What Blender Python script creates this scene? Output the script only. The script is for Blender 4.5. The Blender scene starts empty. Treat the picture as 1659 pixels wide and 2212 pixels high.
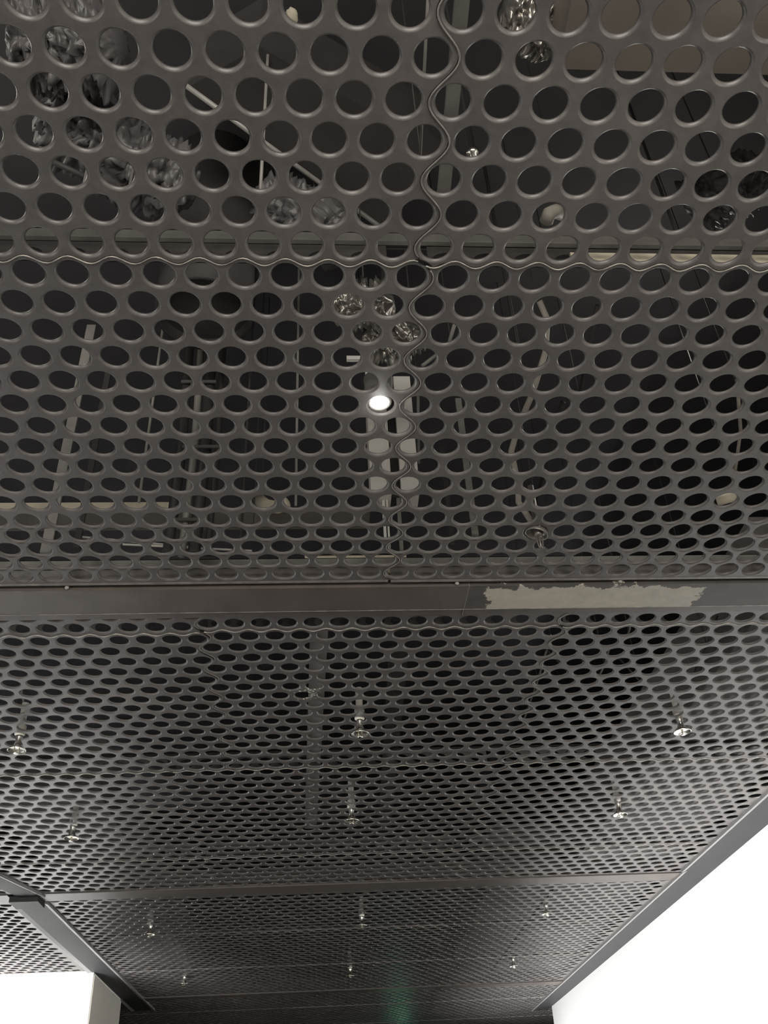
import bpy, bmesh, math, random
import numpy as np
from mathutils import Vector, Matrix, noise

C = bpy.context.scene.collection
random.seed(4)
# ------------------------------------------------------------------ camera, world, lights, exposure
H = 1.1                       # camera to ceiling plane, metres
CAMZ = 1.5
ZC = CAMZ + H                 # 2.6 m: underside of the perforated ceiling
F_PX, PITCH, ROLL, YAW = 2012.05, 0.632245, -0.0567645, -0.0862825


def cam_rows():
    cy, sy = math.cos(YAW), math.sin(YAW)
    Y_ = np.array([[cy, sy, 0], [-sy, cy, 0], [0, 0, 1]])
    c, s = math.cos(PITCH), math.sin(PITCH)
    B = np.array([[1, 0, 0], [0, -s, c], [0, c, s]])
    cr, sr = math.cos(ROLL), math.sin(ROLL)
    return np.array([[cr, sr, 0], [-sr, cr, 0], [0, 0, 1]]) @ B @ Y_


R = cam_rows()
cam_d = bpy.data.cameras.new('camera')
cam = bpy.data.objects.new('camera', cam_d)
C.objects.link(cam)
M = Matrix(((R[0][0], R[1][0], -R[2][0], 0), (R[0][1], R[1][1], -R[2][1], 0), (R[0][2], R[1][2], -R[2][2], 0), (0, 0, 0, 1)))
cam.matrix_world = Matrix.Translation((0, 0, CAMZ)) @ M
cam_d.sensor_fit = 'HORIZONTAL'
cam_d.sensor_width = 36.0
cam_d.lens = F_PX / 1659.0 * 36.0
cam_d.clip_start = 0.02
bpy.context.scene.camera = cam

vs = bpy.context.scene.view_settings
vs.view_transform = 'Standard'
vs.look = 'None'
vs.exposure = 0.0
vs.gamma = 1.0

w = bpy.data.worlds.new('world')
bpy.context.scene.world = w
w.use_nodes = True
w.node_tree.nodes['Background'].inputs[0].default_value = (1.0, 0.97, 0.93, 1)
w.node_tree.nodes['Background'].inputs[1].default_value = 0.07


def area(name, loc, target, sx, sy, power, col=(1, 1, 1), spread=180):
    d = bpy.data.lights.new(name, 'AREA')
    d.shape = 'RECTANGLE'
    d.size, d.size_y, d.energy, d.color = sx, sy, power, col
    d.spread = math.radians(spread)
    o = bpy.data.objects.new(name, d)
    C.objects.link(o)
    o.location = loc
    o.rotation_euler = (Vector(target) - Vector(loc)).to_track_quat('-Z', 'Y').to_euler()
    return o


def point(name, loc, power, col=(1, 1, 1), r=0.05):
    d = bpy.data.lights.new(name, 'POINT')
    d.energy, d.color, d.shadow_soft_size = power, col, r
    o = bpy.data.objects.new(name, d)
    C.objects.link(o)
    o.location = loc
    return o


WARM = (1.0, 0.95, 0.87)
area('room_light_behind', (-0.1, -2.1, 1.80), (0.1, 2.0, ZC), 2.6, 0.8, 112, WARM)
area('side_light_left', (-2.1, 0.0, 1.75), (0.0, 0.8, ZC), 1.0, 0.6, 11, WARM)
area('side_light_right', (1.60, -0.1, 1.75), (0.0, 0.8, ZC), 1.0, 0.6, 7, WARM)
area('wall_fill_right', (1.22, 5.3, 1.25), (1.73, 5.3, 2.30), 5.4, 0.12, 55, (1, 1, 1), 90)  # added fill without a fixture, turns the right wall white
area('panel_fill_left', (-1.95, 2.7, 1.45), (-1.3, 3.1, ZC), 1.3, 0.6, 16, (0.95, 0.98, 1.0))  # added fill that brightens the left panels, no opening stands here
area('wall_fill_left', (-2.6, 5.35, 1.25), (-2.6, 5.88, 2.30), 2.4, 0.12, 62, (1, 1, 1), 90)  # added fill without a fixture, turns the left wall block white
for i, (x, y, z, p) in enumerate([(-0.9, 1.0, 3.2, 3.5), (0.9, 1.6, 3.2, 4.5), (-0.7, 3.2, 3.2, 1.2), (0.8, 3.4, 3.2, 1.2)]):
    point('void_fill_light', (x, y, z), p, WARM, 0.12)  # added fill lights for the void, no lamps hang there


# ------------------------------------------------------------------ helpers
def at(u, v, k=1.0):
    """world point seen at a photo pixel on the horizontal plane k*H above the camera"""
    d = R.T @ np.array([(u - 829.5) / F_PX, (1106 - v) / F_PX, 1.0])
    return Vector((d[0] / d[2] * k * H, d[1] / d[2] * k * H, CAMZ + k * H))


def atx(u, v, y):
    """world point seen at a pixel on the vertical plane at distance y (metres)"""
    d = R.T @ np.array([(u - 829.5) / F_PX, (1106 - v) / F_PX, 1.0])
    return Vector((d[0] / d[1] * y, y, CAMZ + d[2] / d[1] * y))


def mat(name, col, rough=0.5, metal=0.0, spec=0.5, var=0.0, scale=40.0, bump=0.0, emit=None, es=0.0, dust=0.0, hook=None):
    m = bpy.data.materials.new(name)
    m.use_nodes = True
    nt = m.node_tree
    b = nt.nodes['Principled BSDF']
    b.inputs['Base Color'].default_value = (*col, 1)
    b.inputs['Roughness'].default_value = rough
    b.inputs['Metallic'].default_value = metal
    b.inputs['Specular IOR Level'].default_value = spec
    tc = nt.nodes.new('ShaderNodeTexCoord')
    src = None
    if var > 0 or dust > 0:
        n = nt.nodes.new('ShaderNodeTexNoise')
        n.inputs['Scale'].default_value = scale
        n.inputs['Detail'].default_value = 6
        nt.links.new(tc.outputs['Object'], n.inputs['Vector'])
        r = nt.nodes.new('ShaderNodeValToRGB')
        r.color_ramp.elements[0].position = 0.3
        r.color_ramp.elements[1].position = 0.72
        r.color_ramp.elements[0].color = (*[c * (1 - var) for c in col], 1)
        r.color_ramp.elements[1].color = (*[min(1, c * (1 + var)) for c in col], 1)
        nt.links.new(n.outputs['Fac'], r.inputs['Fac'])
        src = r.outputs['Color']
        if dust > 0:
            n2 = nt.nodes.new('ShaderNodeTexNoise')
            n2.inputs['Scale'].default_value = 3.0
            n2.inputs['Detail'].default_value = 8
            n2.inputs['Roughness'].default_value = 0.7
            nt.links.new(tc.outputs['Object'], n2.inputs['Vector'])
            r2 = nt.nodes.new('ShaderNodeValToRGB')
            r2.color_ramp.elements[0].position = 0.5
            r2.color_ramp.elements[1].position = 0.8
            nt.links.new(n2.outputs['Fac'], r2.inputs['Fac'])
            ml = nt.nodes.new('ShaderNodeMath')
            ml.operation = 'MULTIPLY'
            ml.inputs[1].default_value = dust
            nt.links.new(r2.outputs['Color'], ml.inputs[0])
            mx = nt.nodes.new('ShaderNodeMix')
            mx.data_type = 'RGBA'
            mx.inputs[7].default_value = (0.30, 0.28, 0.25, 1)
            nt.links.new(ml.outputs[0], mx.inputs[0])
            nt.links.new(src, mx.inputs[6])
            src = mx.outputs[2]
    if hook:
        src = hook(nt, tc, src)
    if src is not None:
        nt.links.new(src, b.inputs['Base Color'])
    if bump > 0:
        n3 = nt.nodes.new('ShaderNodeTexNoise')
        n3.inputs['Scale'].default_value = 900.0
        nt.links.new(tc.outputs['Object'], n3.inputs['Vector'])
        bp = nt.nodes.new('ShaderNodeBump')
        bp.inputs['Strength'].default_value = bump
        bp.inputs['Distance'].default_value = 0.0004
        nt.links.new(n3.outputs['Fac'], bp.inputs['Height'])
        nt.links.new(bp.outputs[0], b.inputs['Normal'])
    if emit:
        b.inputs['Emission Color'].default_value = (*emit, 1)
        b.inputs['Emission Strength'].default_value = es
    return m


def math_node(nt, op, a, b=None):
    n = nt.nodes.new('ShaderNodeMath')
    n.operation = op
    for i, x in enumerate((a, b)):
        if x is None:
            continue
        if isinstance(x, (int, float)):
            n.inputs[i].default_value = x
        else:
            nt.links.new(x, n.inputs[i])
    return n.outputs[0]


def wear_hook(cx, cy, rad):
    """chipped pale specks around one worn spot of the paint"""
    def f(nt, tc, src):
        sp = nt.nodes.new('ShaderNodeSeparateXYZ')
        nt.links.new(tc.outputs['Object'], sp.inputs[0])
        dx = math_node(nt, 'SUBTRACT', sp.outputs[0], cx)
        dy = math_node(nt, 'SUBTRACT', sp.outputs[1], cy)
        d = math_node(nt, 'SQRT', math_node(nt, 'ADD', math_node(nt, 'MULTIPLY', dx, dx), math_node(nt, 'MULTIPLY', dy, dy)))
        fall = math_node(nt, 'SUBTRACT', 1.0, math_node(nt, 'DIVIDE', d, rad))
        n = nt.nodes.new('ShaderNodeTexNoise')
        n.inputs['Scale'].default_value = 160
        n.inputs['Detail'].default_value = 4
        nt.links.new(tc.outputs['Object'], n.inputs['Vector'])
        k = math_node(nt, 'GREATER_THAN', math_node(nt, 'ADD', n.outputs['Fac'], math_node(nt, 'MULTIPLY', fall, 0.35)), 0.84)
        k = math_node(nt, 'MULTIPLY', k, math_node(nt, 'GREATER_THAN', fall, 0.0))
        mx = nt.nodes.new('ShaderNodeMix')
        mx.data_type = 'RGBA'
        mx.inputs[7].default_value = (0.62, 0.62, 0.52, 1)
        nt.links.new(k, mx.inputs[0])
        nt.links.new(src, mx.inputs[6])
        return mx.outputs[2]
    return f


def patch_hook(x0, x1, y0, y1):
    """ragged band of pale filler on the dark beam paint"""
    def f(nt, tc, src):
        sp = nt.nodes.new('ShaderNodeSeparateXYZ')
        nt.links.new(tc.outputs['Object'], sp.inputs[0])
        n = nt.nodes.new('ShaderNodeTexNoise')
        n.inputs['Scale'].default_value = 30
        n.inputs['Detail'].default_value = 9
        n.inputs['Roughness'].default_value = 0.68
        nt.links.new(tc.outputs['Object'], n.inputs['Vector'])
        j = math_node(nt, 'MULTIPLY', math_node(nt, 'SUBTRACT', n.outputs['Fac'], 0.5), 0.11)
        x = math_node(nt, 'ADD', sp.outputs[0], j)
        y = math_node(nt, 'ADD', sp.outputs[1], math_node(nt, 'MULTIPLY', j, 0.9))
        k = math_node(nt, 'MULTIPLY', math_node(nt, 'GREATER_THAN', x, x0), math_node(nt, 'LESS_THAN', x, x1))
        k = math_node(nt, 'MULTIPLY', k, math_node(nt, 'GREATER_THAN', y, y0))
        k = math_node(nt, 'MULTIPLY', k, math_node(nt, 'LESS_THAN', sp.outputs[1], y1))
        r = nt.nodes.new('ShaderNodeValToRGB')
        r.color_ramp.elements[0].color = (0.26, 0.24, 0.20, 1)
        r.color_ramp.elements[1].color = (0.50, 0.47, 0.39, 1)
        nt.links.new(n.outputs['Fac'], r.inputs['Fac'])
        mx = nt.nodes.new('ShaderNodeMix')
        mx.data_type = 'RGBA'
        nt.links.new(r.outputs['Color'], mx.inputs[7])
        nt.links.new(k, mx.inputs[0])
        nt.links.new(src, mx.inputs[6])
        return mx.outputs[2]
    return f


PANEL_COL = (0.084, 0.077, 0.0745)
m_panel = mat('dark_grey_powder_coat', PANEL_COL, 0.40, 0.0, 0.5, 0.12, 60, 0.25, dust=0.25)
m_bead = mat('rubbed_bright_highlight', (0.28, 0.26, 0.235), 0.35, 0.2, 0.5, 0.5, 45)  # pale colour paints the cross seam highlight; also rubbed beam edge and bolts
m_bead2 = mat('rubbed_highlight_edge', (0.17, 0.155, 0.145), 0.4, 0.0, 0.5, 0.3, 45)  # pale colour paints the bright line of side seams; also the end hem
wp = at(662, 1498)
m_panel_worn = mat('dark_grey_coat_chipped', PANEL_COL, 0.42, 0.0, 0.5, 0.12, 60, 0.25, dust=0.25, hook=wear_hook(wp.x - 0.141 * H, wp.y - 2.198 * H, 0.10))
m_beam = mat('beam_dark_paint', (0.080, 0.067, 0.060), 0.45, 0, 0.5, 0.15, 14, 0.2)
m_beam_patch = mat('beam_dark_paint_with_filler', (0.06, 0.054, 0.052), 0.5, 0, 0.4, 0.15, 14, 0.2,
                   hook=patch_hook(0.352 * H, 0.806 * H, 1.622 * H, 1.7055 * H))
m_rail = mat('rail_dark_paint', (0.022, 0.022, 0.023), 0.62, 0, 0.4, 0.08, 20, 0.1)
m_trim = mat('rail_edge_paint', (0.21, 0.205, 0.20), 0.45, 0, 0.5, 0.05, 20)
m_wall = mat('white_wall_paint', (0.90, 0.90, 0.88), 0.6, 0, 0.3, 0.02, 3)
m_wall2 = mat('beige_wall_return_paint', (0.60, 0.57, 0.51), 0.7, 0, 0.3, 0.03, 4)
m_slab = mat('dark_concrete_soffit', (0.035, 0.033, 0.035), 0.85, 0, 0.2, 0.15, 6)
m_floor = mat('grey_floor', (0.32, 0.30, 0.28), 0.5, 0, 0.4, 0.1, 5)
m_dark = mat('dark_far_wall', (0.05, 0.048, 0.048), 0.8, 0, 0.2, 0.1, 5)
m_galv = mat('galvanised_steel', (0.27, 0.26, 0.24), 0.5, 0.2, 0.5, 0.2, 18)
m_duct = mat('dull_grey_duct', (0.042, 0.038, 0.037), 0.6, 0.1, 0.4, 0.15, 9)
m_duct_mid = mat('mid_grey_duct', (0.105, 0.098, 0.092), 0.65, 0.0, 0.3, 0.15, 9)
m_duct_pale = mat('pale_brown_duct', (0.20, 0.175, 0.15), 0.6, 0.05, 0.4, 0.15, 9)
m_cream = mat('cream_board', (0.72, 0.66, 0.52), 0.7, 0, 0.3, 0.15, 25)
m_whitebox = mat('white_enamel', (0.80, 0.78, 0.72), 0.5, 0, 0.5, 0.05, 8)
m_cable = mat('pale_cable_sleeve', (0.40, 0.37, 0.32), 0.6, 0, 0.3, 0.1, 30)
m_darkpipe = mat('black_iron', (0.05, 0.048, 0.046), 0.5, 0.3, 0.4, 0.1, 30)
m_foil = mat('crinkled_foil', (0.36, 0.34, 0.31), 0.34, 0.85, 0.5, 0.2, 12)
m_film = mat('dull_plastic_wrap', (0.075, 0.07, 0.07), 0.5, 0.0, 0.6, 0.2, 12)
m_steel = mat('dull_steel', (0.16, 0.15, 0.135), 0.35, 0.5)
m_chrome = mat('chrome', (0.88, 0.86, 0.80), 0.22, 1.0)
m_brass = mat('dull_brass', (0.42, 0.37, 0.26), 0.35, 0.9)
m_lamp = mat('lamp_lens', (1, 1, 1), 0.4, emit=(1, 0.98, 0.95), es=9)
m_green = mat('green_lens', (0.1, 0.6, 0.35), 0.4, emit=(0.25, 1.0, 0.6), es=4)


class MB:
    """collects shapes, then links them as one mesh object"""

    def __init__(s):
        s.v, s.f, s.sm = [], [], []

    def add(s, vs_, fs, smooth=False):
        o = len(s.v)
        s.v += [tuple(p) for p in vs_]
        s.f += [tuple(i + o for i in f) for f in fs]
        s.sm += [smooth] * len(fs)

    def box(s, x0, x1, y0, y1, z0, z1):
        s.prism([(x0, y0), (x1, y0), (x1, y1), (x0, y1)], z0, z1)
        return s

    def prism(s, pts, z0, z1):
        n = len(pts)
        a = sum(pts[i][0] * pts[(i + 1) % n][1] - pts[(i + 1) % n][0] * pts[i][1] for i in range(n))
        if a < 0:
            pts = pts[::-1]
        vs_ = [(p[0], p[1], z0) for p in pts] + [(p[0], p[1], z1) for p in pts]
        fs = [tuple(range(n))[::-1], tuple(range(n, 2 * n))]
        fs += [(i, (i + 1) % n, n + (i + 1) % n, n + i) for i in range(n)]
        s.add(vs_, fs)
        return s

    def tube(s, pts, r, n=10, caps=True):
        pts = [Vector(p) for p in pts]
        rs = r if isinstance(r, (list, tuple)) else [r] * len(pts)
        vs_, fs = [], []
        prev = None
        for i, p in enumerate(pts):
            t = (pts[min(i + 1, len(pts) - 1)] - pts[max(i - 1, 0)]).normalized()
            if prev is None:
                a = Vector((0, 0, 1)) if abs(t.z) < 0.9 else Vector((1, 0, 0))
                e = t.cross(a).normalized()
            else:
                e = (prev - t * prev.dot(t)).normalized()
            prev = e
            g = t.cross(e)
            for k in range(n):
                an = 2 * math.pi * k / n
                vs_.append(p + (e * math.cos(an) + g * math.sin(an)) * rs[i])
        for i in range(len(pts) - 1):
            for k in range(n):
                fs.append((i * n + k, i * n + (k + 1) % n, (i + 1) * n + (k + 1) % n, (i + 1) * n + k))
        if caps:
            fs.append(tuple(range(n))[::-1])
            fs.append(tuple((len(pts) - 1) * n + k for k in range(n)))
        s.add(vs_, fs, True)
        return s

    def lathe(s, prof, n=24, cx=0, cy=0):
        """profile of (radius, z)"""
        vs_, fs = [], []
        for r, z in prof:
            for k in range(n):
                a = 2 * math.pi * k / n
                vs_.append((cx + r * math.cos(a), cy + r * math.sin(a), z))
        for i in range(len(prof) - 1):
            for k in range(n):
                fs.append((i * n + k, i * n + (k + 1) % n, (i + 1) * n + (k + 1) % n, (i + 1) * n + k))
        s.add(vs_, fs, True)
        return s

    def build(s, name, m, parent=None, loc=None):
        me = bpy.data.meshes.new(name)
        me.from_pydata(s.v, [], s.f)
        me.polygons.foreach_set('use_smooth', s.sm)
        me.materials.append(m)
        me.update()
        o = bpy.data.objects.new(name, me)
        C.objects.link(o)
        if parent:
            o.parent = parent
        if loc:
            o.location = loc
        return o


def empty(name, loc, rz=0):
    o = bpy.data.objects.new(name, None)
    C.objects.link(o)
    o.location = loc
    o.rotation_euler = (0, 0, rz)
    o.empty_display_size = 0.05
    return o


def tag(o, label=None, cat=None, group=None, kind=None):
    for k, v in (('label', label), ('category', cat), ('group', group), ('kind', kind)):
        if v:
            o[k] = v
    return o


def copy_tree(o, parent=None):
    c = o.copy()
    C.objects.link(c)
    c.parent = parent
    for ch in list(o.children):
        copy_tree(ch, c)
    return c


# ------------------------------------------------------------------ the setting
VOID = ZC + 1.05
o = MB().box(-4.2, 3.2, -3.0, 11.0, -0.1, 0).build('floor', m_floor)
tag(o, 'plain grey floor below the perforated ceiling', 'floor', kind='structure')
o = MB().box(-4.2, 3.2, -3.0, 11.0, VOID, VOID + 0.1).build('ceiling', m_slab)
tag(o, 'dark soffit high above the perforated panels', 'ceiling', kind='structure')
XW = 1.577 * H
YWE = 7.104 * H
o = MB().box(XW, XW + 0.16, -1.2, YWE, 0, ZC + 0.012).build('wall_right', m_wall)
tag(o, 'bright white wall along the right side', 'wall', kind='structure')
# left: a block of wall that faces the camera, with a beige return into the corridor
wl = MB().box(-4.0, -1.172 * H, 5.345 * H, 6.13 * H, 0, ZC + 0.012).build('wall_left', m_wall)
tag(wl, 'bright white wall block facing the camera at lower left', 'wall', kind='structure')
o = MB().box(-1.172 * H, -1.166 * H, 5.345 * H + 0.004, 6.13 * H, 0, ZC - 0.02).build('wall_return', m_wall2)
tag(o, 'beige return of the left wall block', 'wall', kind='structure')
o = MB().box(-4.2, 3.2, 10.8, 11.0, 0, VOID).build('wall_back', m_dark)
tag(o, 'dark wall at the far end of the corridor', 'wall', kind='structure')
o = MB().box(-4.2, -4.0, -3.0, 11.0, 0, VOID).build('wall_outer_left', m_dark)
tag(o, 'dark outer wall beyond the left block', 'wall', kind='structure')
o = MB().box(3.0, 3.2, -3.0, 11.0, 0, VOID).build('wall_outer_right', m_dark)
tag(o, 'dark outer wall beyond the right wall', 'wall', kind='structure')

# ------------------------------------------------------------------ perforated panels
P = 0.05638 * H               # hole pitch across
XS0 = 0.141 * H               # a seam line of the common lattice
GAP = 0.0011


def smesh(name, V, F, smooth, m, parent=None):
    me = bpy.data.meshes.new(name)
    me.from_pydata(V.tolist(), [], F.tolist())
    me.polygons.foreach_set('use_smooth', smooth)
    me.materials.append(m)
    me.update()
    ob = bpy.data.objects.new(name, me)
    C.objects.link(ob)
    if parent:
        ob.parent = parent
    return ob


def template(n):
    a = (np.arange(n) + 0.0) * 2 * np.pi / n
    c, s_ = np.cos(a), np.sin(a)
    k = np.maximum(abs(c), abs(s_))
    sq = np.stack([c / k, s_ / k], 1)
    q = int(n / 8)
    if n % 8 == 0:
        for i, (x, y) in ((q, (1, 1)), (3 * q, (-1, 1)), (5 * q, (-1, -1)), (7 * q, (1, -1))):
            sq[i] = (x, y)
    return np.stack([c, s_], 1), sq


PROFILE = [(0.420, 0.0), (0.411, 0.003), (0.398, 0.012), (0.383, 0.028), (0.366, 0.050), (0.357, 0.074)]
PROFILE_NEAR = [(0.430, 0.0), (0.420, 0.003), (0.404, 0.014), (0.387, 0.032), (0.368, 0.056), (0.356, 0.084)]
PROFILE_FAR = [(0.418, 0.0), (0.400, 0.010), (0.374, 0.040), (0.357, 0.074)]


def perforated_panel(x0, x1, i0, ys, ylo, yhi, n, left, right, near, far, label, group, m=None, dz=0.0, flange=True):
    """x0,x1 edges; i0 index of first row (parity of the stagger); ys row centres; near/far/left/right in wave|straight"""
    m = m or m_panel
    circ, sq = template(n)
    prof = PROFILE_NEAR if n >= 32 else (PROFILE if n >= 24 else PROFILE_FAR)
    nr = len(ys)
    cells = []
    for r in range(nr):
        s_ = 1 if (i0 + r) % 2 == 0 else -1
        base = XS0 + s_ * P / 4 + P / 2
        lo = x0 + (0 if left == 'wave' else 0.42 * P)
        hi = x1 - (0 if right == 'wave' else 0.42 * P)
        lim_lo = (x0 + s_ * P / 4) if left == 'wave' else x0
        lim_hi = (x1 + s_ * P / 4) if right == 'wave' else x1
        k0 = math.floor((min(lo, lim_lo) - base) / P) - 1
        xs = []
        k = k0
        while base + k * P <= (lim_hi - 0.3 * P if right == 'wave' else hi) + 1e-6:
            if base + k * P >= (lim_lo + 0.3 * P if left == 'wave' else lo):
                xs.append(base + k * P)
            k += 1
        yl = ylo if r == 0 else (ys[r - 1] + ys[r]) / 2
        yh = yhi if r == nr - 1 else (ys[r + 1] + ys[r]) / 2
        for j, x in enumerate(xs):
            cells.append((x, ys[r], yl, yh, r, j == 0, j == len(xs) - 1, s_))
    ca = np.array([c[:4] for c in cells])
    rr = np.array([c[4] for c in cells])
    fl = np.array([c[5] for c in cells])
    ll = np.array([c[6] for c in cells])
    ss = np.array([c[7] for c in cells])
    nc = len(cells)
    # outer boundary points
    ox = ca[:, 0:1] + sq[None, :, 0] * P / 2
    oy = np.where(sq[None, :, 1] > 0, ca[:, 1:2] + sq[None, :, 1] * (ca[:, 3:4] - ca[:, 1:2]), ca[:, 1:2] + sq[None, :, 1] * (ca[:, 1:2] - ca[:, 2:3]))
    A = 0.105 * P
    bot = (sq[:, 1] <= -0.999)[None, :] & (rr == 0)[:, None]
    top = (sq[:, 1] >= 0.999)[None, :] & (rr == nr - 1)[:, None]
    lef = (sq[:, 0] <= -0.999)[None, :] & fl[:, None]
    rig = (sq[:, 0] >= 0.999)[None, :] & ll[:, None]

    def rowc(y):
        return np.interp(y, [ys[0] - (ys[1] - ys[0])] + list(ys) + [ys[-1] + (ys[-1] - ys[-2])], range(i0 - 1, i0 + nr + 1))

    def xw(xe, y, side):
        return xe + P / 4 * 1.04 * np.cos(np.pi * rowc(y)) - side * GAP

    if left == 'straight':
        ox = np.where(lef, x0 + 0 * ox, ox)
    if right == 'straight':
        ox = np.where(rig, x1 + 0 * ox, ox)
    s_first = 1 if i0 % 2 == 0 else -1
    s_last = 1 if (i0 + nr - 1) % 2 == 0 else -1
    if near == 'wave':
        xc = XS0 + s_first * P / 4 + P / 2
        oy = np.where(bot, ylo - A * np.cos(2 * np.pi * (ox - xc) / P) + GAP, oy)
    else:
        oy = np.where(bot, ylo + 0 * oy, oy)
    if far == 'wave':
        xc = XS0 + s_last * P / 4 + P / 2
        oy = np.where(top, yhi + A * np.cos(2 * np.pi * (ox - xc) / P) - GAP, oy)
    else:
        oy = np.where(top, yhi + 0 * oy, oy)
    sx = sq[None, :, 0]
    if left == 'wave':
        ox = np.where(fl[:, None] & (sx < 0), ca[:, 0:1] + sx * (ca[:, 0:1] - xw(x0, oy, -1)), ox)
    if right == 'wave':
        ox = np.where(ll[:, None] & (sx > 0), ca[:, 0:1] + sx * (xw(x1, oy, 1) - ca[:, 0:1]), ox)
    z = ZC + dz
    # nearest/lower lip of the near edge
    zo = np.full_like(ox, z)
    layers = [np.stack([ox, oy, zo], 2)]
    for r_, h_ in prof:
        cx = ca[:, 0:1] + circ[None, :, 0] * r_ * P
        cy = ca[:, 1:2] + circ[None, :, 1] * r_ * P
        layers.append(np.stack([cx, cy, np.full_like(cx, z + h_ * P)], 2))
    # upper skin back to the cell border
    layers.append(np.stack([ox, oy, np.full_like(ox, z + 0.055 * P)], 2))
    L = len(layers)
    V = np.stack(layers, 1).reshape(-1, 3)          # cell, layer, n
    base = (np.arange(nc) * L * n)[:, None, None]
    lay = (np.arange(L - 1) * n)[None, :, None]
    k = np.arange(n)[None, None, :]
    k2 = (k + 1) % n
    F = np.stack([base + lay + k + 0 * base, base + lay + n + k, base + lay + n + k2, base + lay + k2], 3)
    F = F[..., ::-1].reshape(-1, 4)
    sm = np.zeros((nc, L - 1, n), bool)
    sm[:, 1:L - 2, :] = True
    # skirt around the sheet: fold the border up
    skirtV, skirtF = [], []
    off = len(V)
    for mask, zt in ((bot, 0.010), (top, 0.010), (lef, 0.010), (rig, 0.010)):
        cc, kk = np.nonzero(mask & np.roll(mask, -1, axis=1))
        for c_, k_ in zip(cc, kk):
            k3 = (k_ + 1) % n
            a, b = layers[0][c_, k_], layers[0][c_, k3]
            i = off + len(skirtV)
            skirtV += [a, b, (b[0], b[1], z + zt), (a[0], a[1], z + zt)]
            skirtF.append((i, i + 1, i + 2, i + 3))
    if skirtV:
        V = np.concatenate([V, np.array(skirtV)])
        F = np.concatenate([F, np.array(skirtF)])
    sm = np.concatenate([sm.reshape(-1), np.zeros(len(skirtF), bool)])
    root = empty('perforated_panel', ((x0 + x1) / 2, (ylo + yhi) / 2, z))
    tag(root, label, 'ceiling panel', group)
    inv = Vector(root.location)
    sheet = smesh('perforated_sheet', V - np.array(inv), F, sm, m, root)
    # thin pale bead along the wavy edges, the seam highlight put into its colour
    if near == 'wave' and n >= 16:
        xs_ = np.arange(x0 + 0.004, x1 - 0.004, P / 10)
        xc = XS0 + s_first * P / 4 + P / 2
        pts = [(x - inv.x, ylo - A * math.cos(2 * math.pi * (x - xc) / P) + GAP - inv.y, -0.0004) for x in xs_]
        MB().tube(pts, 0.0011 if i0 < 20 else 0.0016, 6).build('seam_highlight_bead', m_bead, root)
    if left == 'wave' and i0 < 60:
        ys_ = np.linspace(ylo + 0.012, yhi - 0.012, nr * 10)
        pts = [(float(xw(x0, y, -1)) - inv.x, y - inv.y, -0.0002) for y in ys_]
        MB().tube(pts, 0.0012, 6).build('seam_highlight_bead', m_bead2, root)
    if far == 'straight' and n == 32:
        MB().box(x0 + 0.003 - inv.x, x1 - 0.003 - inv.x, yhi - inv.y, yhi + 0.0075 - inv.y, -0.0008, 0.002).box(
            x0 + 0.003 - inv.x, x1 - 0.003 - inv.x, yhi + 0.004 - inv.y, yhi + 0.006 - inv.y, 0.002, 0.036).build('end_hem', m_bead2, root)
    if flange:
        # upturned punched flange on the near edge, and a plain stiffener fold
        fn = 16
        c2, q2 = template(fn)
        yf = ylo + 0.014
        zb, zt = z + 0.012, z + 0.056
        nn = int((x1 - x0 - 0.02) / P)
        vs_, fs_ = [], []
        for j in range(nn):
            xc = x0 + 0.01 + (j + 0.5) * P
            o_ = len(vs_)
            for kx in range(fn):
                vs_.append((xc + q2[kx, 0] * P / 2, yf, (zb + zt) / 2 + q2[kx, 1] * (zt - zb) / 2))
            for kx in range(fn):
                vs_.append((xc + c2[kx, 0] * P * 0.38, yf, (zb + zt) / 2 - 0.004 + c2[kx, 1] * 0.014))
            for kx in range(fn):
                fs_.append((o_ + kx, o_ + (kx + 1) % fn, o_ + fn + (kx + 1) % fn, o_ + fn + kx))
        mb = MB()
        mb.add([(a[0] - inv.x, a[1] - inv.y, a[2] - inv.z) for a in vs_], fs_)
        mb.box(x0 + 0.01 - inv.x, x0 + 0.01 + nn * P - inv.x, yf - inv.y, yf + 0.018 - inv.y, zt - inv.z, zt + 0.0015 - inv.z)
        mb.build('punched_flange', m, root)
    return root


def rows(ya, yb, n):
    d = (yb - ya) / n
    return [ya + d * (k + 0.5) for k in range(n)]


def snap(x):                   # nearest seam of the common lattice (in units of H)
    return (0.141 + round((x - 0.141) / 0.05638) * 0.05638)


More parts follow.
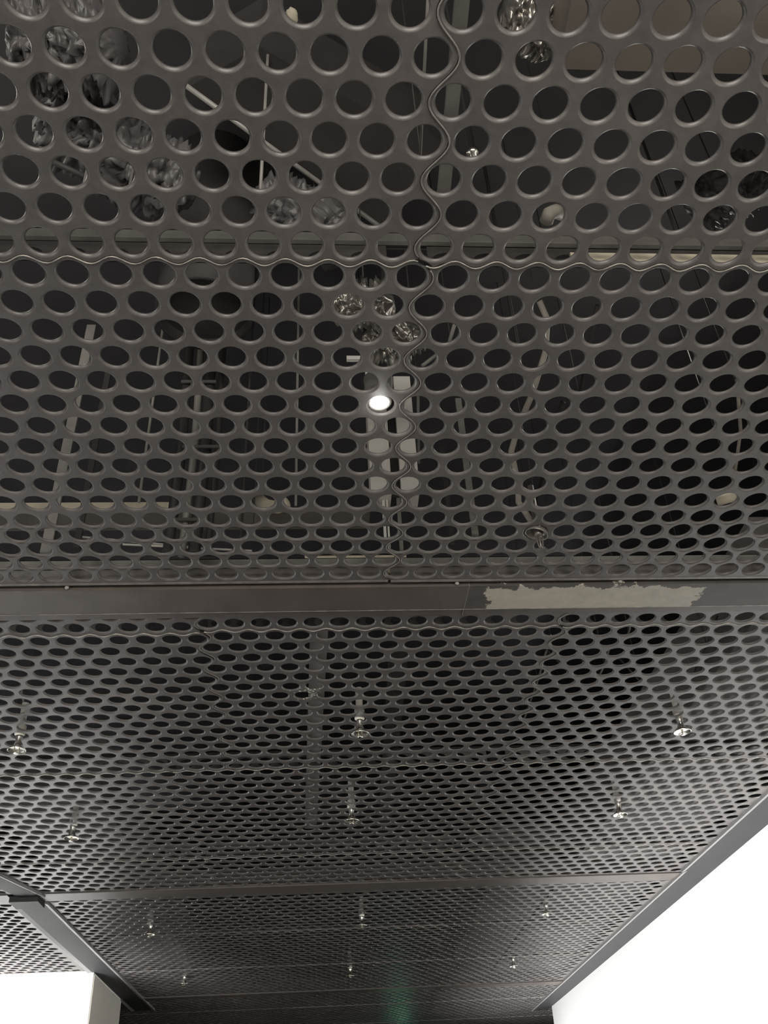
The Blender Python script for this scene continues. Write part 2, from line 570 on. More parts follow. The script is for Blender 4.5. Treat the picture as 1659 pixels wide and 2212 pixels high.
ay = 0.05638 * 0.8976
y0 = 0.52237
yA = [y0 + ay * i for i in range(-6, 6)]
yB = [y0 + ay * i - max(0, i - 17) * 0.0048 for i in range(6, 22)]
SEAM1 = y0 + ay * 5.5
strips = [
    # name, first row index, row centres, y0, y1, near, far, segments, column edges
    ('strip nearest the camera', -6, yA, y0 - ay * 6.5, SEAM1, 'wave', 'wave', 32, [-1.52, snap(-.761), .141, snap(1.043), 1.462], 'S'),
    ('last strip before the first cross beam', 6, yB, SEAM1, 1.593, 'wave', 'straight', 32, [-1.52, snap(-.761), .141, snap(1.043), 1.462], 'S'),
    ('narrow strip just past the first cross beam', 24, [1.712, 1.764], 1.69, 1.792, 'straight', 'wave', 24, [-1.52, snap(-.25), snap(.55), 1.462], 'S'),
    ('second strip past the first cross beam', 26, rows(1.796, 2.604, 16), 1.792, 2.604, 'wave', 'wave', 24, [-1.52, snap(-.25), snap(.55), 1.462], 'S'),
    ('third strip past the first cross beam', 42, rows(2.604, 3.449, 16), 2.604, 3.449, 'wave', 'wave', 24, [-1.52, snap(-.40), snap(.55), 1.462], 'S'),
    ('short strip just before the second cross beam', 58, rows(3.449, 3.83, 7), 3.449, 3.835, 'wave', 'straight', 16, [-1.52, snap(-.40), snap(.55), 1.462], 'S'),
    ('first strip past the second cross beam', 66, rows(3.925, 4.607, 13), 3.925, 4.607, 'straight', 'wave', 16, [-1.09, snap(-.29), snap(.60), 1.468], 'S'),
    ('second strip past the second cross beam', 79, rows(4.607, 5.398, 16), 4.607, 5.398, 'wave', 'wave', 16, [-1.085, snap(-.29), snap(.62), 1.472], 'S'),
    ('last strip before the third cross beam', 95, rows(5.398, 6.16, 15), 5.398, 6.165, 'wave', 'straight', 16, [-1.075, snap(-.20), snap(.68), 1.475], 'S'),
    ('first strip past the third cross beam', 112, rows(6.26, 6.741, 9), 6.26, 6.741, 'straight', 'wave', 16, [-1.7, snap(-.20), snap(.68), 1.48], 'S'),
    ('second strip past the third cross beam', 121, rows(6.741, 7.54, 16), 6.741, 7.54, 'wave', 'wave', 16, [-1.7, snap(-.20), snap(.68), 2.3], 'S'),
    ('farthest strip at the bottom of the view', 137, rows(7.54, 8.35, 16), 7.54, 8.35, 'wave', 'straight', 16, [-1.7, snap(-.20), snap(.68), 2.3], 'S'),
]
names4 = ['far left', 'middle left', 'middle right', 'far right']
names3 = ['left', 'middle', 'right']
for (nm, i0, ys, ya, yb, near, far, n, xe, _) in strips:
    nn = len(xe) - 1
    names = names4 if nn == 4 else names3
    for c in range(nn):
        worn = nm.startswith('second strip past the first') and c == 1
        dz = 0.0008 * ((c + i0) % 2)
        ysc, yac, ybc = list(ys), ya, yb
        if c == 0 and i0 == 24:          # the left column hangs a little farther along
            ysc, ybc = [y + 0.010 for y in ys], yb + 0.010
        if c == 0 and i0 == 26:
            ysc, yac = [y + 0.010 * (1 - k / 15) for k, y in enumerate(ys)], ya + 0.010
        perforated_panel(xe[c] * H, xe[c + 1] * H, i0, [y * H for y in ysc], yac * H, ybc * H, n,
                         'wave' if c > 0 else 'straight', 'wave' if c < nn - 1 else 'straight', near, far,
                         'dark perforated ceiling panel, %s in the %s' % (names[c], nm),
                         'perforated ceiling panels', m_panel_worn if worn else m_panel, dz, flange=(near == 'wave' and i0 < 70))
# side bay on the left, between the second cross beam and the white wall block
perforated_panel(-2.3 * H, -1.205 * H, 67, [y * H for y in rows(3.97, 5.335, 27)], 3.97 * H, 5.338 * H, 16, 'straight', 'straight', 'straight', 'straight',
                 'perforated metal ceiling panel over the left side bay, against the white wall block', 'perforated ceiling panels', flange=False)
perforated_panel(-2.6 * H, -1.54 * H, 43, [y * H for y in rows(2.7, 3.835, 22)], 2.7 * H, 3.835 * H, 16, 'straight', 'straight', 'straight', 'straight',
                 'perforated metal ceiling panel left of the slanted rail, mostly out of view', 'perforated ceiling panels', flange=False)


# ------------------------------------------------------------------ cross beams and rails
def beam(x0, x1, ya, yb, yc, label, m, drop=0.004, tabs=()):
    root = empty('cross_beam', ((x0 + x1) / 2 * H, (ya + yc) / 2 * H, ZC))
    tag(root, label, 'ceiling beam', 'cross beams between the panel bays')
    cx, cy, cz = root.location
    MB().box(x0 * H - cx, x1 * H - cx, ya * H - cy, yb * H - cy, -drop, 0.07).build('beam_box', m, root)
    if m is m_beam_patch:      # filler is placed in object space, so bring the mesh to the world origin
        ob = root.children[0]
        for v_ in ob.data.vertices:
            v_.co += Vector((cx, cy, cz))
        ob.location = (-cx, -cy, -cz)
    MB().box(x0 * H - cx, x1 * H - cx, yb * H - cy, yc * H - cy, -drop + 0.0025, -drop + 0.006).build('lower_flange', m_beam, root)
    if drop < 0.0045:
        MB().box(x0 * H - cx, x1 * H - cx, yb * H - cy - 0.0008, yb * H - cy + 0.0008, -drop - 0.0006, -drop + 0.004).build('rubbed_highlight_edge', m_bead, root)
    for t in tabs:
        b = MB()
        b.lathe([(0.0, -0.004), (0.004, -0.003), (0.005, 0.0), (0.003, 0.006)], 12, t * H - cx, (ya - 0.006) * H - cy)
        b.build('bolt', m_bead, root)
    return root


beam(-1.52, 0.3055, 1.613, 1.706, 1.732, 'long brown grey steel beam section left of the butt joint, nearest cross beam', m_beam,
     tabs=(-0.50, 0.28))
beam(0.3065, 1.47, 1.613, 1.706, 1.732, 'nearest cross beam section right of the butt joint, smeared with a long pale filler patch', m_beam_patch,
     tabs=(0.62,))
single_joint = MB().box(0.3055 * H, 0.3065 * H, 1.613 * H, 1.7315 * H, ZC - 0.0046, ZC + 0.01).build('joint_filler', m_trim)
tag(single_joint, 'thin pale filler line in the butt joint of the nearest cross beam', 'filler')
beam(-1.175, 1.47, 3.83, 3.90, 3.945, 'second cross beam from the camera, plain brown grey, between two rails', m_beam, 0.005)
beam(-1.09, 1.478, 6.16, 6.235, 6.27, 'third cross beam from the camera, dark and thin in the distance', m_beam, 0.005)
beam(-2.3, -1.205, 3.83, 3.90, 3.97, 'short cross beam on the left behind the slanted rail, at the left picture edge', m_beam, 0.005)


def rail(pts_in, pts_out, label, drop=0.006, trims=(True, False), top=0.045):
    """pts_in / pts_out: polylines of the two long edges (units of H)"""
    c = Vector((sum(p[0] for p in pts_in + pts_out) / 4 * H, sum(p[1] for p in pts_in + pts_out) / 4 * H, ZC))
    root = empty('side_rail', c)
    tag(root, label, 'ceiling rail')
    q_ = [(p[0] * H - c.x, p[1] * H - c.y) for p in pts_in + pts_out[::-1]]
    MB().prism(q_, -drop, top).build('rail_channel', m_rail, root)
    for use, pl in zip(trims, (pts_in, pts_out)):
        if not use:
            continue
        a, b = [Vector((p[0] * H - c.x, p[1] * H - c.y)) for p in pl]
        t = (b - a).normalized()
        nrm = Vector((t.y, -t.x))
        other = Vector((pts_out[0][0] * H - c.x, pts_out[0][1] * H - c.y)) if pl is pts_in else Vector((pts_in[0][0] * H - c.x, pts_in[0][1] * H - c.y))
        if (other - a).dot(nrm) > 0:
            nrm = -nrm
        w_ = 0.018
        tb = MB()
        z0 = -drop
        vs_ = []
        for p in (a, b):
            for (d, z_) in ((0, z0 + 0.001), (w_, z0 - 0.005), (w_ + 0.002, z0 - 0.005), (w_ + 0.002, 0.004), (0, 0.004)):
                vs_.append((p.x + nrm.x * d, p.y + nrm.y * d, z_))
        fs_ = [(k, (k + 1) % 5, 5 + (k + 1) % 5, 5 + k) for k in range(5)] + [(4, 3, 2, 1, 0), (5, 6, 7, 8, 9)]
        tb.add(vs_, fs_)
        tb.build('edge_trim', m_trim, root)
    return root


rail([(1.462, -0.2), (1.462, 3.80)], [(1.577, -0.2), (1.577, 3.80)], 'dark ceiling rail along the right wall, nearer length before the second cross beam')
rail([(1.470, 3.80), (1.478, 7.25)], [(1.577, 3.80), (1.577, 7.25)], 'dark ceiling rail along the right wall, farther length past the second cross beam')
rail([(-1.100, 3.96), (-1.055, 6.57)], [(-1.205, 3.96), (-1.160, 6.57)], 'dark ceiling rail running from the white wall block corner to the left bay', trims=(True, True))
rail([(-1.48, 2.47), (-1.085, 3.861)], [(-1.56, 2.50), (-1.162, 3.885)], 'slanted dark ceiling rail at the left picture edge before the second cross beam', trims=(True, False), top=-0.002)
o = MB().box(-1.205 * H, -1.095 * H, 3.862 * H, 3.968 * H, ZC - 0.024, ZC - 0.0).build('junction_bracket', m_rail)
tag(o, 'dark junction bracket where slanted rail, second beam and left rail meet', 'bracket')


# ------------------------------------------------------------------ sprinklers
def make_sprinkler():
    r = empty('sprinkler_head', (0, 0, ZC))
    b = MB()
    b.lathe([(0.010, 0.10), (0.010, 0.034), (0.0145, 0.030), (0.0145, 0.004), (0.0095, 0.002), (0.0, 0.002)])
    b.build('supply_pipe', m_whitebox, r)
    b = MB()
    b.lathe([(0.0, 0.004), (0.0095, 0.004), (0.0105, -0.001), (0.010, -0.006), (0.0085, -0.012), (0.009, -0.020), (0.013, -0.030), (0.016, -0.034)])
    b.build('body', m_chrome, r)
    b = MB()
    b.lathe([(0.016, -0.033), (0.021, -0.036), (0.0255, -0.040), (0.0260, -0.043), (0.0250, -0.0435), (0.022, -0.040), (0.012, -0.038), (0.0, -0.038)], 32)
    b.build('escutcheon', m_chrome, r)
    b = MB()
    for s_ in (-1, 1):
        b.tube([(s_ * 0.006, 0, -0.038), (s_ * 0.007, 0, -0.042), (s_ * 0.005, 0, -0.046), (0.001 * s_, 0, -0.049)], 0.0014, 8)
    b.build('frame_arms', m_brass, r)
    b = MB()
    b.lathe([(0, -0.048), (0.004, -0.048), (0.0075, -0.050), (0.008, -0.0515), (0.0, -0.0515)], 20)
    b.build('deflector', m_chrome, r)
    return r


spk = make_sprinkler()
spots = [((42, 1590), 'at the left picture edge, first row past the nearest beam'),
         ((777, 1556), 'in the middle of the first row past the nearest cross beam'),
         ((1467, 1552), 'at right in the first row past the nearest cross beam'),
         ((158, 1785), 'at left in the second row past the nearest cross beam'),
         ((759, 1748), 'in the middle of the second row past the nearest cross beam'),
         ((1335, 1735), 'at right in the second row past the nearest cross beam'),
         ((325, 1999), 'at left in the first row past the second cross beam'),
         ((781, 1980), 'in the middle of the first row past the second cross beam'),
         ((1179, 1955), 'at right in the first row past the second cross beam'),
         ((398, 2109), 'at left in the farthest row before the third cross beam'),
         ((756, 2092), 'in the middle of the farthest row before the third cross beam'),
         ((1108, 2071), 'at right in the farthest row before the third cross beam')]
for i, (uv, txt) in enumerate(spots):
    o = spk if i == 0 else copy_tree(spk)
    o.location = at(*uv)
    o.rotation_euler = (0, 0, i * 0.7)
    tag(o, 'small chrome sprinkler head ' + txt, 'sprinkler', 'sprinkler heads hanging through the panels')
# the near sprinkler with a loose ring
r = empty('sprinkler_head', at(1163, 1149))
tag(r, 'dull sprinkler head with a tilted ring, nearest to the camera', 'sprinkler')
b = MB()
b.lathe([(0.0215, 0.006), (0.0235, 0.003), (0.0245, -0.001), (0.0240, -0.004), (0.0225, -0.004), (0.0220, 0.0), (0.0195, 0.006), (0.010, 0.008)], 32)
e = b.build('escutcheon', m_steel, r)
e.location = (-0.004, 0, -0.003)
e.rotation_euler = (0.12, 0.30, 0)
MB().lathe([(0.007, 0.12), (0.007, 0.01), (0.0085, 0.008), (0.0085, -0.008), (0.006, -0.010), (0.0, -0.010)], 16).build('supply_pipe', m_steel, r)
b = MB()
for s_ in (-1, 1):
    b.tube([(s_ * 0.006, 0, -0.008), (s_ * 0.0065, 0, -0.020), (s_ * 0.004, 0, -0.036), (0.0005 * s_, 0, -0.044)], 0.0016, 8)
b.tube([(0, 0, -0.008), (0, 0, -0.042)], 0.0022, 8)
b.build('frame_arms', m_steel, r)
b = MB()
n_ = 24
prof = []
vs_ = [(0, 0, -0.045)]
for k in range(n_):
    rad = 0.0125 if k % 3 else 0.009
    vs_.append((rad * math.cos(k * 2 * math.pi / n_), rad * math.sin(k * 2 * math.pi / n_), -0.0455))
vs2 = [(x, y, z - 0.0016) for x, y, z in vs_]
N1 = n_ + 1
fs_ = [(0, 1 + k, 1 + (k + 1) % n_) for k in range(n_)] + [(N1, N1 + 1 + (k + 1) % n_, N1 + 1 + k) for k in range(n_)]
fs_ += [(1 + k, N1 + 1 + k, N1 + 1 + (k + 1) % n_, 1 + (k + 1) % n_) for k in range(n_)]
b.add(vs_ + vs2, fs_)
b.build('deflector', m_steel, r)

# ------------------------------------------------------------------ lamp seen through a hole
p = at(820, 874, 1.0)
r = empty('downlight', (p.x, p.y, ZC))
tag(r, 'small round downlight glowing white through one hole near the centre seam', 'lamp')
MB().lathe([(0.0, 0.0065), (0.0150, 0.0065), (0.0158, 0.008), (0.0158, 0.010), (0.0, 0.010)], 32).build('lens', m_lamp, r)
MB().lathe([(0.0158, 0.010), (0.0165, 0.005), (0.0185, 0.003), (0.0215, 0.006), (0.0225, 0.012), (0.026, 0.06), (0.0, 0.06)], 32).build('housing', m_galv, r)
point('downlight_beam', (p.x, p.y, ZC - 0.02), 0.06, (1, 0.98, 0.95), 0.012)

# green safety lamp under the far ceiling, just past the bottom of the view
gp = Vector((0.60 * H, 8.1 * H, CAMZ + 0.72 * H))
r = empty('safety_lamp', gp)
tag(r, 'green safety lamp hanging near the far end, glowing on the panels', 'lamp')
MB().box(-0.10, 0.10, -0.015, 0.015, -0.05, 0.05).build('housing', m_dark, r)
MB().box(-0.092, 0.092, -0.018, -0.0155, -0.042, 0.042).build('lens', m_green, r)
MB().tube([(0, 0, 0.05), (0, 0, 0.28 * H)], 0.004).build('drop_rod', m_dark, r)
point('safety_lamp_glow', (gp.x, gp.y - 0.35, gp.z + 0.20), 0.06, (0.4, 1.0, 0.7), 0.03)


# ------------------------------------------------------------------ things in the void above the panels
def single(name, mb, m, label, cat, group=None):
    o_ = mb.build(name, m)
    c_ = sum((Vector(v_.co) for v_ in o_.data.vertices), Vector()) / len(o_.data.vertices)
    for v_ in o_.data.vertices:
        v_.co -= c_
    o_.location = c_
    return tag(o_, label, cat, group)


def vert_bar(u, v, k, w_, label, m=None, r=None, ztop=None, name='hanger_strap'):
    b_ = at(u, v, k)
    mb = MB()
    if r:
        mb.tube([b_, (b_.x, b_.y, ztop or VOID)], r)
    else:
        mb.box(b_.x - w_ / 2, b_.x + w_ / 2, b_.y - 0.003, b_.y + 0.003, b_.z, ztop or VOID)
    return single(name, mb, m or m_galv, label, 'hanger')


# carrier channels on top of the panel seams
def channel(x0, x1, y, za, zb, label, m=m_galv, depth=0.02):
    mb = MB()
    t = 0.0016
    mb.box(x0, x1, y, y + t, za, zb).box(x0, x1, y, y + depth, zb - t, zb).box(x0, x1, y - 0.006, y, za, za + t)
    mb.box(x0, x1, y + depth - t, y + depth, za + (zb - za) * 0.5, zb)
    return single('carrier_channel', mb, m, label, 'channel')


channel(-1.5 * H, 1.45 * H, 0.812 * H, ZC + 0.060, ZC + 0.088, 'galvanised carrier channel above the first wavy cross seam')
channel(-1.5 * H, 1.45 * H, 1.600 * H, ZC + 0.040, ZC + 0.066, 'galvanised carrier channel above the panel ends at the nearest beam')
channel(-1.5 * H, 1.45 * H, 2.618 * H, ZC + 0.058, ZC + 0.068, 'dull carrier channel above the wavy seam two strips past the nearest beam', m_duct)
a = at(1062, 540, 1.03)
single('cream_board', MB().box(0.345 * H, 1.42 * H, 0.8015 * H, 0.8065 * H, ZC + 0.010, ZC + 0.032), m_cream,
       'long cream board standing behind the first cross seam, right of the centre seam', 'board')
single('cream_board', MB().box(-0.03 * H, 0.18 * H, 1.604 * H, 1.610 * H, ZC + 0.030, ZC + 0.075), m_cream,  # cream colour stands in for lamplight on this piece of strip
       'short cream board painted as a lamplit strip behind the last holes before the nearest beam, near the centre seam', 'board')

# runner along the corridor right of the centre seam (top)
a, b_ = at(1003, -40, 1.06), at(958, 432, 1.06)
m1 = MB().prism([(a.x - 0.009, a.y), (a.x + 0.009, a.y), (b_.x + 0.009, b_.y), (b_.x - 0.009, b_.y)], a.z, a.z + 0.012)
single('carrier_runner', m1, m_galv, 'pale runner bar along the holes just right of the centre seam, nearest the camera', 'runner')
single('steel_rod', MB().tube([at(926, -40, 1.12), at(907, 350, 1.12)], 0.0022), m_galv,
       'thin steel rod parallel to the pale runner, left of the centre seam', 'rod')
# runners past the first beam
a, b_ = at(690, 1352, 1.03), at(671, 1790, 1.03)
m1 = MB().prism([(a.x - 0.022, a.y), (a.x + 0.022, a.y), (b_.x + 0.022, b_.y), (b_.x - 0.022, b_.y)], a.z, a.z + 0.02)
single('carrier_runner', m1, m_galv, 'wide pale runner bar above the holes past the nearest beam, left of the middle sprinklers', 'runner')
a, b_ = at(862, 1410, 1.07), at(830, 1800, 1.07)
m1 = MB().prism([(a.x - 0.025, a.y), (a.x + 0.025, a.y), (b_.x + 0.025, b_.y), (b_.x - 0.025, b_.y)], a.z, a.z + 0.02)
single('carrier_runner', m1, m_duct, 'dull runner bar above the holes past the nearest beam, right of the middle sprinklers', 'runner')

# ducts
a = at(1222, 60, 1.16)
b_ = at(1600, 160, 1.16)
single('air_duct', MB().box(a.x, 1.7, -0.3, b_.y, a.z, a.z + 0.3), m_duct_pale, 'big dull grey duct behind the holes at the top right corner', 'duct')
q_ = [at(u, v, 1.66) for u, v in ((404, 190), (828, 500), (960, 330), (560, 100))]
single('air_duct', MB().prism([(p_.x, p_.y) for p_ in q_], q_[0].z, q_[0].z + 0.2), m_duct, 'dark slanting duct behind the holes left of the centre seam, top of view', 'duct')
single('diagonal_brace', MB().tube([at(395, 180, 1.64), at(835, 500, 1.64)], 0.006, 6), m_galv,
       'pale diagonal brace behind the holes left of the centre seam', 'brace')
single('diagonal_brace', MB().tube([at(105, 345, 1.40), at(180, 380, 1.40), at(260, 430, 1.42)], 0.006, 6), m_duct,
       'dull diagonal brace behind the holes near the left edge, above the first seam', 'brace')
# soffit box behind the holes at the right, past the first beam
single('air_duct', MB().box(1.03 * H, 1.56 * H, 1.76 * H, 7.0 * H, ZC + 0.065, ZC + 0.30), m_duct_mid,
       'long grey duct lying above the panels along the right wall', 'duct')
single('air_duct', MB().box(0.72 * H, 1.0 * H, 3.97 * H, 6.9 * H, ZC + 0.05, ZC + 0.28), m_duct_mid,
       'narrower grey duct beside the long wall duct, past the second cross beam', 'duct')
single('air_duct', MB().box(-1.05 * H, -0.70 * H, 2.95 * H, 6.1 * H, ZC + 0.075, ZC + 0.28), m_duct_mid,
       'long grey duct above the panels on the left, past the second row of sprinklers', 'duct')
# cable tray crossing on the left
r = empty('cable_tray', at(380, 1112, 1.25))
tag(r, 'cable tray crossing behind the holes at left, two rows of holes above the nearest beam', 'cable tray')
cx, cy, cz = r.location
xa, xb = at(-60, 1100, 1.25).x, at(395, 1100, 1.25).x
xc = at(800, 1100, 1.25).x
MB().box(xa - cx, xb - cx, 1.690 * H - cy, 1.694 * H - cy, 0.0, 0.026).build('front_lip', m_cream, r)
MB().box(xa - cx, xc - cx, 1.694 * H - cy, 1.765 * H - cy, 0.0, 0.004).box(xa - cx, xc - cx, 1.761 * H - cy, 1.765 * H - cy, 0.004, 0.03).build('tray_bottom', m_duct_pale, r)
# two thin bright tubes
single('conduit', MB().tube([at(175, 1160, 1.10), at(455, 1186, 1.10)], 0.0028), m_whitebox, 'thin white conduit just above the last holes at left, upper of the pair', 'conduit')
single('conduit', MB().tube([at(265, 1176, 1.09), at(545, 1190, 1.09)], 0.0025), m_whitebox, 'thin white conduit just above the last holes at left, lower of the pair', 'conduit')
single('duct_elbow', MB().tube([at(620, 1088, 1.25), at(600, 1096, 1.25), at(575, 1092, 1.25), at(560, 1080, 1.28)], 0.016, 14), m_cream,
       'short cream elbow behind the holes at the end of the cable tray', 'pipe')

# white cabinet hanging behind the holes near the centre seam
r = empty('electrical_box', atx(845, 930, 1.5 * H))
tag(r, 'white box with a dark slot hanging in the void behind the glowing downlight', 'box')
yb_ = 1.5 * H
pa, pb = atx(789, 800, yb_), atx(897, 1062, yb_)
cx, cy, cz = r.location
xm = atx(848, 930, yb_).x
MB().box(pa.x - cx, xm - 0.011 - cx, 0, 0.06, pb.z - cz, pa.z - cz).box(xm + 0.011 - cx, pb.x + 0.01 - cx, 0, 0.06, pb.z - cz, pa.z - cz - 0.02).build('box_body', m_whitebox, r)
MB().box(xm - 0.011 - cx, xm + 0.011 - cx, 0.02, 0.06, pb.z - cz, pa.z - cz).build('slot_back', m_darkpipe, r)
pl = atx(766, 772, yb_)
single('bracket_arm', MB().box(pl.x - 0.02, pl.x + 0.02, yb_, yb_ + 0.01, pl.z - 0.006, pl.z + 0.006), m_whitebox, 'short white bracket arm above the white box', 'bracket')
vert_bar(834, 1190, 1.03, 0.006, 'thin bright strap below the white box, left of two', m_whitebox, ztop=pb.z)
vert_bar(842, 1190, 1.03, 0.004, 'thin bright strap below the white box, right of two', m_whitebox, ztop=pb.z)
vert_bar(868, 1194, 1.02, 0.008, 'long bright hanger strap just right of the centre seam', m_galv)
single('threaded_rod', MB().tube([at(905, 1000, 1.1), at(902, 800, 1.1)], 0.0025), m_galv, 'thin rod right of the centre seam beside the white box', 'rod')

# vertical hangers seen through the holes before the first beam
vert_bar(98, 1195, 1.02, 0.022, 'wide grey hanger strap nearest the left edge', m_galv, ztop=ZC + 0.72)
vert_bar(165, 1185, 1.05, 0.014, 'narrow grey hanger strap, second from the left edge', m_duct, ztop=ZC + 0.60)
vert_bar(300, 1085, 1.10, 0.01, 'thin hanger rod left of the dark cable riser', m_galv, r=0.003)
vert_bar(639, 1092, 1.10, 0.01, 'thin hanger rod midway between the left edge and the centre seam', m_galv, r=0.003)
vert_bar(1027, 1158, 1.02, 0.014, 'grey hanger strap right of the centre seam', m_galv, ztop=ZC + 0.42)
vert_bar(978, 1178, 1.02, 0.010, 'short thin hanger strap beside the grey hanger strap right of the seam', m_duct, ztop=ZC + 0.30)
vert_bar(520, 1175, 1.05, 0.01, 'thin hanger rod behind the last rows of holes left of the white box', m_duct, r=0.003)
# dark riser bundle with straps
r = empty('cable_riser', at(392, 1200, 1.03))
tag(r, 'dark bundle of cables rising behind the holes left of centre', 'cables')
zt = VOID - r.location.z
for j, (dx, rr_, mm) in enumerate([(-0.030, 0.012, m_darkpipe), (0.0, 0.009, m_galv), (0.026, 0.014, m_darkpipe), (0.055, 0.007, m_duct)]):
    MB().tube([(dx, 0, 0), (dx + 0.004, 0.01, zt * 0.3), (dx - 0.004, 0, zt * 0.7), (dx, 0, zt)], rr_).build('cable', mm, r)
b = MB()
for k in range(4):
    MB().box(-0.040 + 0.02 * (k % 2), 0.045 + 0.02 * (k % 2), -0.018, -0.014, 0.08 + k * 0.21, 0.088 + k * 0.21).build('cable_tie', m_duct_mid, r)
# round dark duct mouth
pc = at(440, 680, 1.45)
r = empty('round_duct', pc)
tag(r, 'round dark duct mouth high above the panels, left of centre', 'duct')
MB().lathe([(0.100, 0.0), (0.108, 0.0), (0.108, VOID - pc.z), (0.100, VOID - pc.z), (0.100, 0.0)], 40).build('duct_wall', m_duct, r)
MB().lathe([(0.0, 0.03), (0.100, 0.03)], 40).build('duct_inside', m_darkpipe, r)

# cables and conduits on the right
single('conduit', MB().tube([at(1216, 870, 1.2), at(1155, 1100, 1.2)], 0.006), m_duct, 'dull straight conduit behind the holes right of the near sprinkler', 'conduit')
single('conduit', MB().tube([at(1290, 660, 1.3), at(1250, 860, 1.3)], 0.004), m_duct, 'thin dull conduit behind the holes right of centre, upper', 'conduit')
cb = [at(1165, 650, 1.35), at(1182, 690, 1.33), at(1178, 760, 1.3), at(1150, 850, 1.25), at(1120, 920, 1.2), at(1104, 975, 1.17), at(1118, 1040, 1.12), at(1120, 1085, 1.08), at(1150, 1130, 1.03)]
single('flexible_hose', MB().tube(cb, 0.0065, 10), m_cable, 'pale flexible hose curving down to the near sprinkler', 'hose')
cb = [at(985, 690, 1.3), at(970, 740, 1.3), at(938, 770, 1.28), at(912, 790, 1.25)]
single('flexible_hose', MB().tube(cb, 0.004, 8), m_galv, 'short thin hose looping right of the centre seam', 'hose')
cb = [at(1592, 820, 1.25), at(1600, 930, 1.22), at(1585, 1040, 1.2), at(1560, 1080, 1.18)]
single('flexible_hose', MB().tube(cb, 0.004, 8), m_cable, 'thin hose behind the holes near the right picture edge', 'hose')
single('pipe_end', MB().tube([at(1548, 1083, 1.12), at(1592, 1070, 1.12)], 0.012, 14), m_cream, 'short pale pipe end near the right picture edge', 'pipe')
cb = [at(1180, 478, 1.2), at(1186, 462, 1.2), at(1200, 456, 1.22), at(1214, 462, 1.26)]
single('pipe_elbow', MB().tube(cb, 0.012, 14), m_cable, 'grey pipe elbow behind a hole right of the centre seam, above the first seam', 'pipe')
r = empty('pipe_fitting', at(1022, 336, 1.15))
tag(r, 'small chrome pipe fitting in a hole just right of the centre seam', 'fitting')
MB().lathe([(0.0, -0.02), (0.006, -0.02), (0.006, 0.0), (0.010, 0.0), (0.010, 0.010), (0.006, 0.012), (0.006, 0.1), (0.003, 0.11), (0.003, VOID - r.location.z)], 16).build('fitting_body', m_chrome, r)
vert_bar(1125, 780, 1.3, 0.01, 'thin dark rod high behind the holes right of centre', m_duct, r=0.004)
vert_bar(1460, 500, 1.25, 0.01, 'slanted looking thin rod behind the holes at upper right', m_duct, r=0.003)
vert_bar(250, 560, 1.2, 0.01, 'thin rod behind the holes at upper left, short of the first seam', m_galv, r=0.003, ztop=ZC + 0.5)
vert_bar(157, 500, 1.2, 0.01, 'thin pale rod behind the holes at the left edge above the first seam', m_galv, r=0.003, ztop=ZC + 0.45)
vert_bar(560, 460, 1.2, 0.01, 'short pale rod stub behind the holes at upper middle', m_galv, r=0.003)
# wires past the first beam
rng = random.Random(9)
wl_ = [((1190, 1372), (1130, 1560), m_galv), ((1170, 1395), (1225, 1450), m_duct), ((1318, 1395), (1290, 1470), m_galv), ((1335, 1420), (1430, 1530), m_duct),
       ((1550, 1330), (1500, 1450), m_duct), ((1362, 1340), (1352, 1380), m_galv), ((1215, 1360), (1260, 1430), m_duct), ((45, 1480), (52, 1560), m_galv)]
wn = ['pale wire past the nearest beam right of centre', 'dull wire crossing the pale wire past the nearest beam', 'short bright wire right of centre past the nearest beam',
      'dull diagonal wire toward the right sprinkler', 'dull wire near the right edge past the nearest beam', 'tiny bright wire end just past the nearest beam at right',
      'dull wire just past the nearest beam right of centre', 'pale wire above the left edge sprinkler']
for (p0, p1, mm), t in zip(wl_, wn):
    single('wire', MB().tube([at(*p0, 1.12), at((p0[0] + p1[0]) / 2 + 3, (p0[1] + p1[1]) / 2, 1.13), at(*p1, 1.12)], 0.003, 6), mm, t, 'wire')


def hang(o_, n=1):
    zs = [v_.co.z for v_ in o_.data.vertices]
    xs = [(v_.co.x, v_.co.y) for v_ in o_.data.vertices if v_.co.z > max(zs) - 0.01]
    x_, y_ = xs[len(xs) // 2]
    return MB().tube([(x_, y_, max(zs) - 0.004), (x_, y_, VOID - o_.location.z)], 0.0012, 6).build('hanging_wire', m_darkpipe, o_)


for o_ in list(C.objects):
    if o_.type == 'MESH' and o_.parent is None and o_.name.split('.')[0] in ('conduit', 'wire', 'pipe_elbow', 'pipe_end', 'flexible_hose', 'threaded_rod', 'duct_elbow', 'bracket_arm', 'steel_rod'):
        hang(o_)


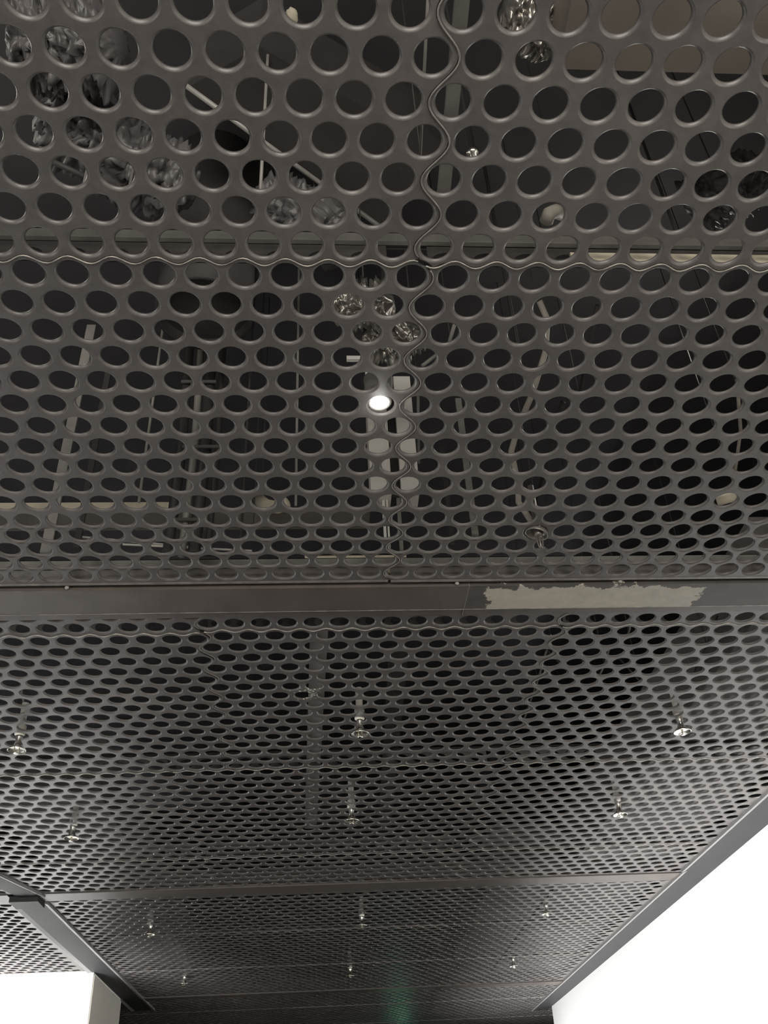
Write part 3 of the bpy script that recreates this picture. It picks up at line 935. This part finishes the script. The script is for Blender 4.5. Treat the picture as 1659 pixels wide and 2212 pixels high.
# crumpled wraps
def crumple(pts, r, m, label, seed, amp=0.35, name='foil_wrap'):
    n = 56
    pts = [Vector(p_) for p_ in pts]
    m_ = 64
    line = []
    for i in range(m_):
        t = i / (m_ - 1) * (len(pts) - 1)
        k = min(int(t), len(pts) - 2)
        line.append(pts[k].lerp(pts[k + 1], t - k))
    mb = MB()
    mb.tube(line, r, n)
    for i, v_ in enumerate(mb.v):
        c_ = line[min(i // n, m_ - 1)]
        d = Vector(v_) - c_
        q1 = Vector(v_) * 60 + Vector((seed, 0, 0))
        k = 1 + amp * (abs(noise.noise(q1)) * 2.2 - 0.5) + amp * 0.5 * (noise.noise(q1 * 3.1))
        e = min(i // n, m_ - 1 - i // n)
        k *= min(1, 0.35 + e * 0.1)
        mb.v[i] = tuple(c_ + d * k)
    o_ = single(name, mb, m, label, 'wrapped pipe')
    if name == 'foil_wrap':
        MB().tube([(0, 0, 0), (0, 0, VOID - o_.location.z)], 0.0015, 6).build('hanging_wire', m_darkpipe, o_)
    return o_


crumple([at(20, 90, 1.5), at(130, 100, 1.5), at(260, 90, 1.48)], 0.075, m_film, 'crinkled plastic wrapped pipe behind the top left holes', 1)
crumple([at(90, 230, 1.55), at(260, 340, 1.5), at(420, 420, 1.5)], 0.07, m_film, 'crinkled plastic wrapped pipe crossing below the top left wrap', 5)
crumple([at(560, 420, 1.6), at(700, 480, 1.5), at(760, 560, 1.45)], 0.055, m_film, 'crinkled plastic wrap behind the holes left of the centre seam', 8)
crumple([at(720, 650, 1.32), at(790, 665, 1.3), at(850, 650, 1.3)], 0.040, m_foil, 'crumpled foil wrap behind the holes above the white box, upper piece', 12, 0.5)
crumple([at(780, 730, 1.28), at(850, 745, 1.28), at(910, 715, 1.28)], 0.036, m_foil, 'crumpled foil wrap behind the holes above the white box, lower piece', 16, 0.5)
crumple([at(1090, 10, 1.25), at(1140, 30, 1.25), at(1195, 110, 1.25)], 0.035, m_foil, 'crumpled foil wrap at the top edge right of the centre seam', 21, 0.5)
crumple([at(1490, 460, 1.4), at(1560, 400, 1.4), at(1650, 400, 1.4)], 0.05, m_film, 'crinkled plastic wrapped pipe behind the holes at the upper right edge', 27)
crumple([at(640, 25, 1.06), at(612, 45, 1.06), at(608, 66, 1.06)], 0.007, m_cream, 'small cream plaster blob stuck between two holes at the top', 33, 0.5, 'plaster_blob')
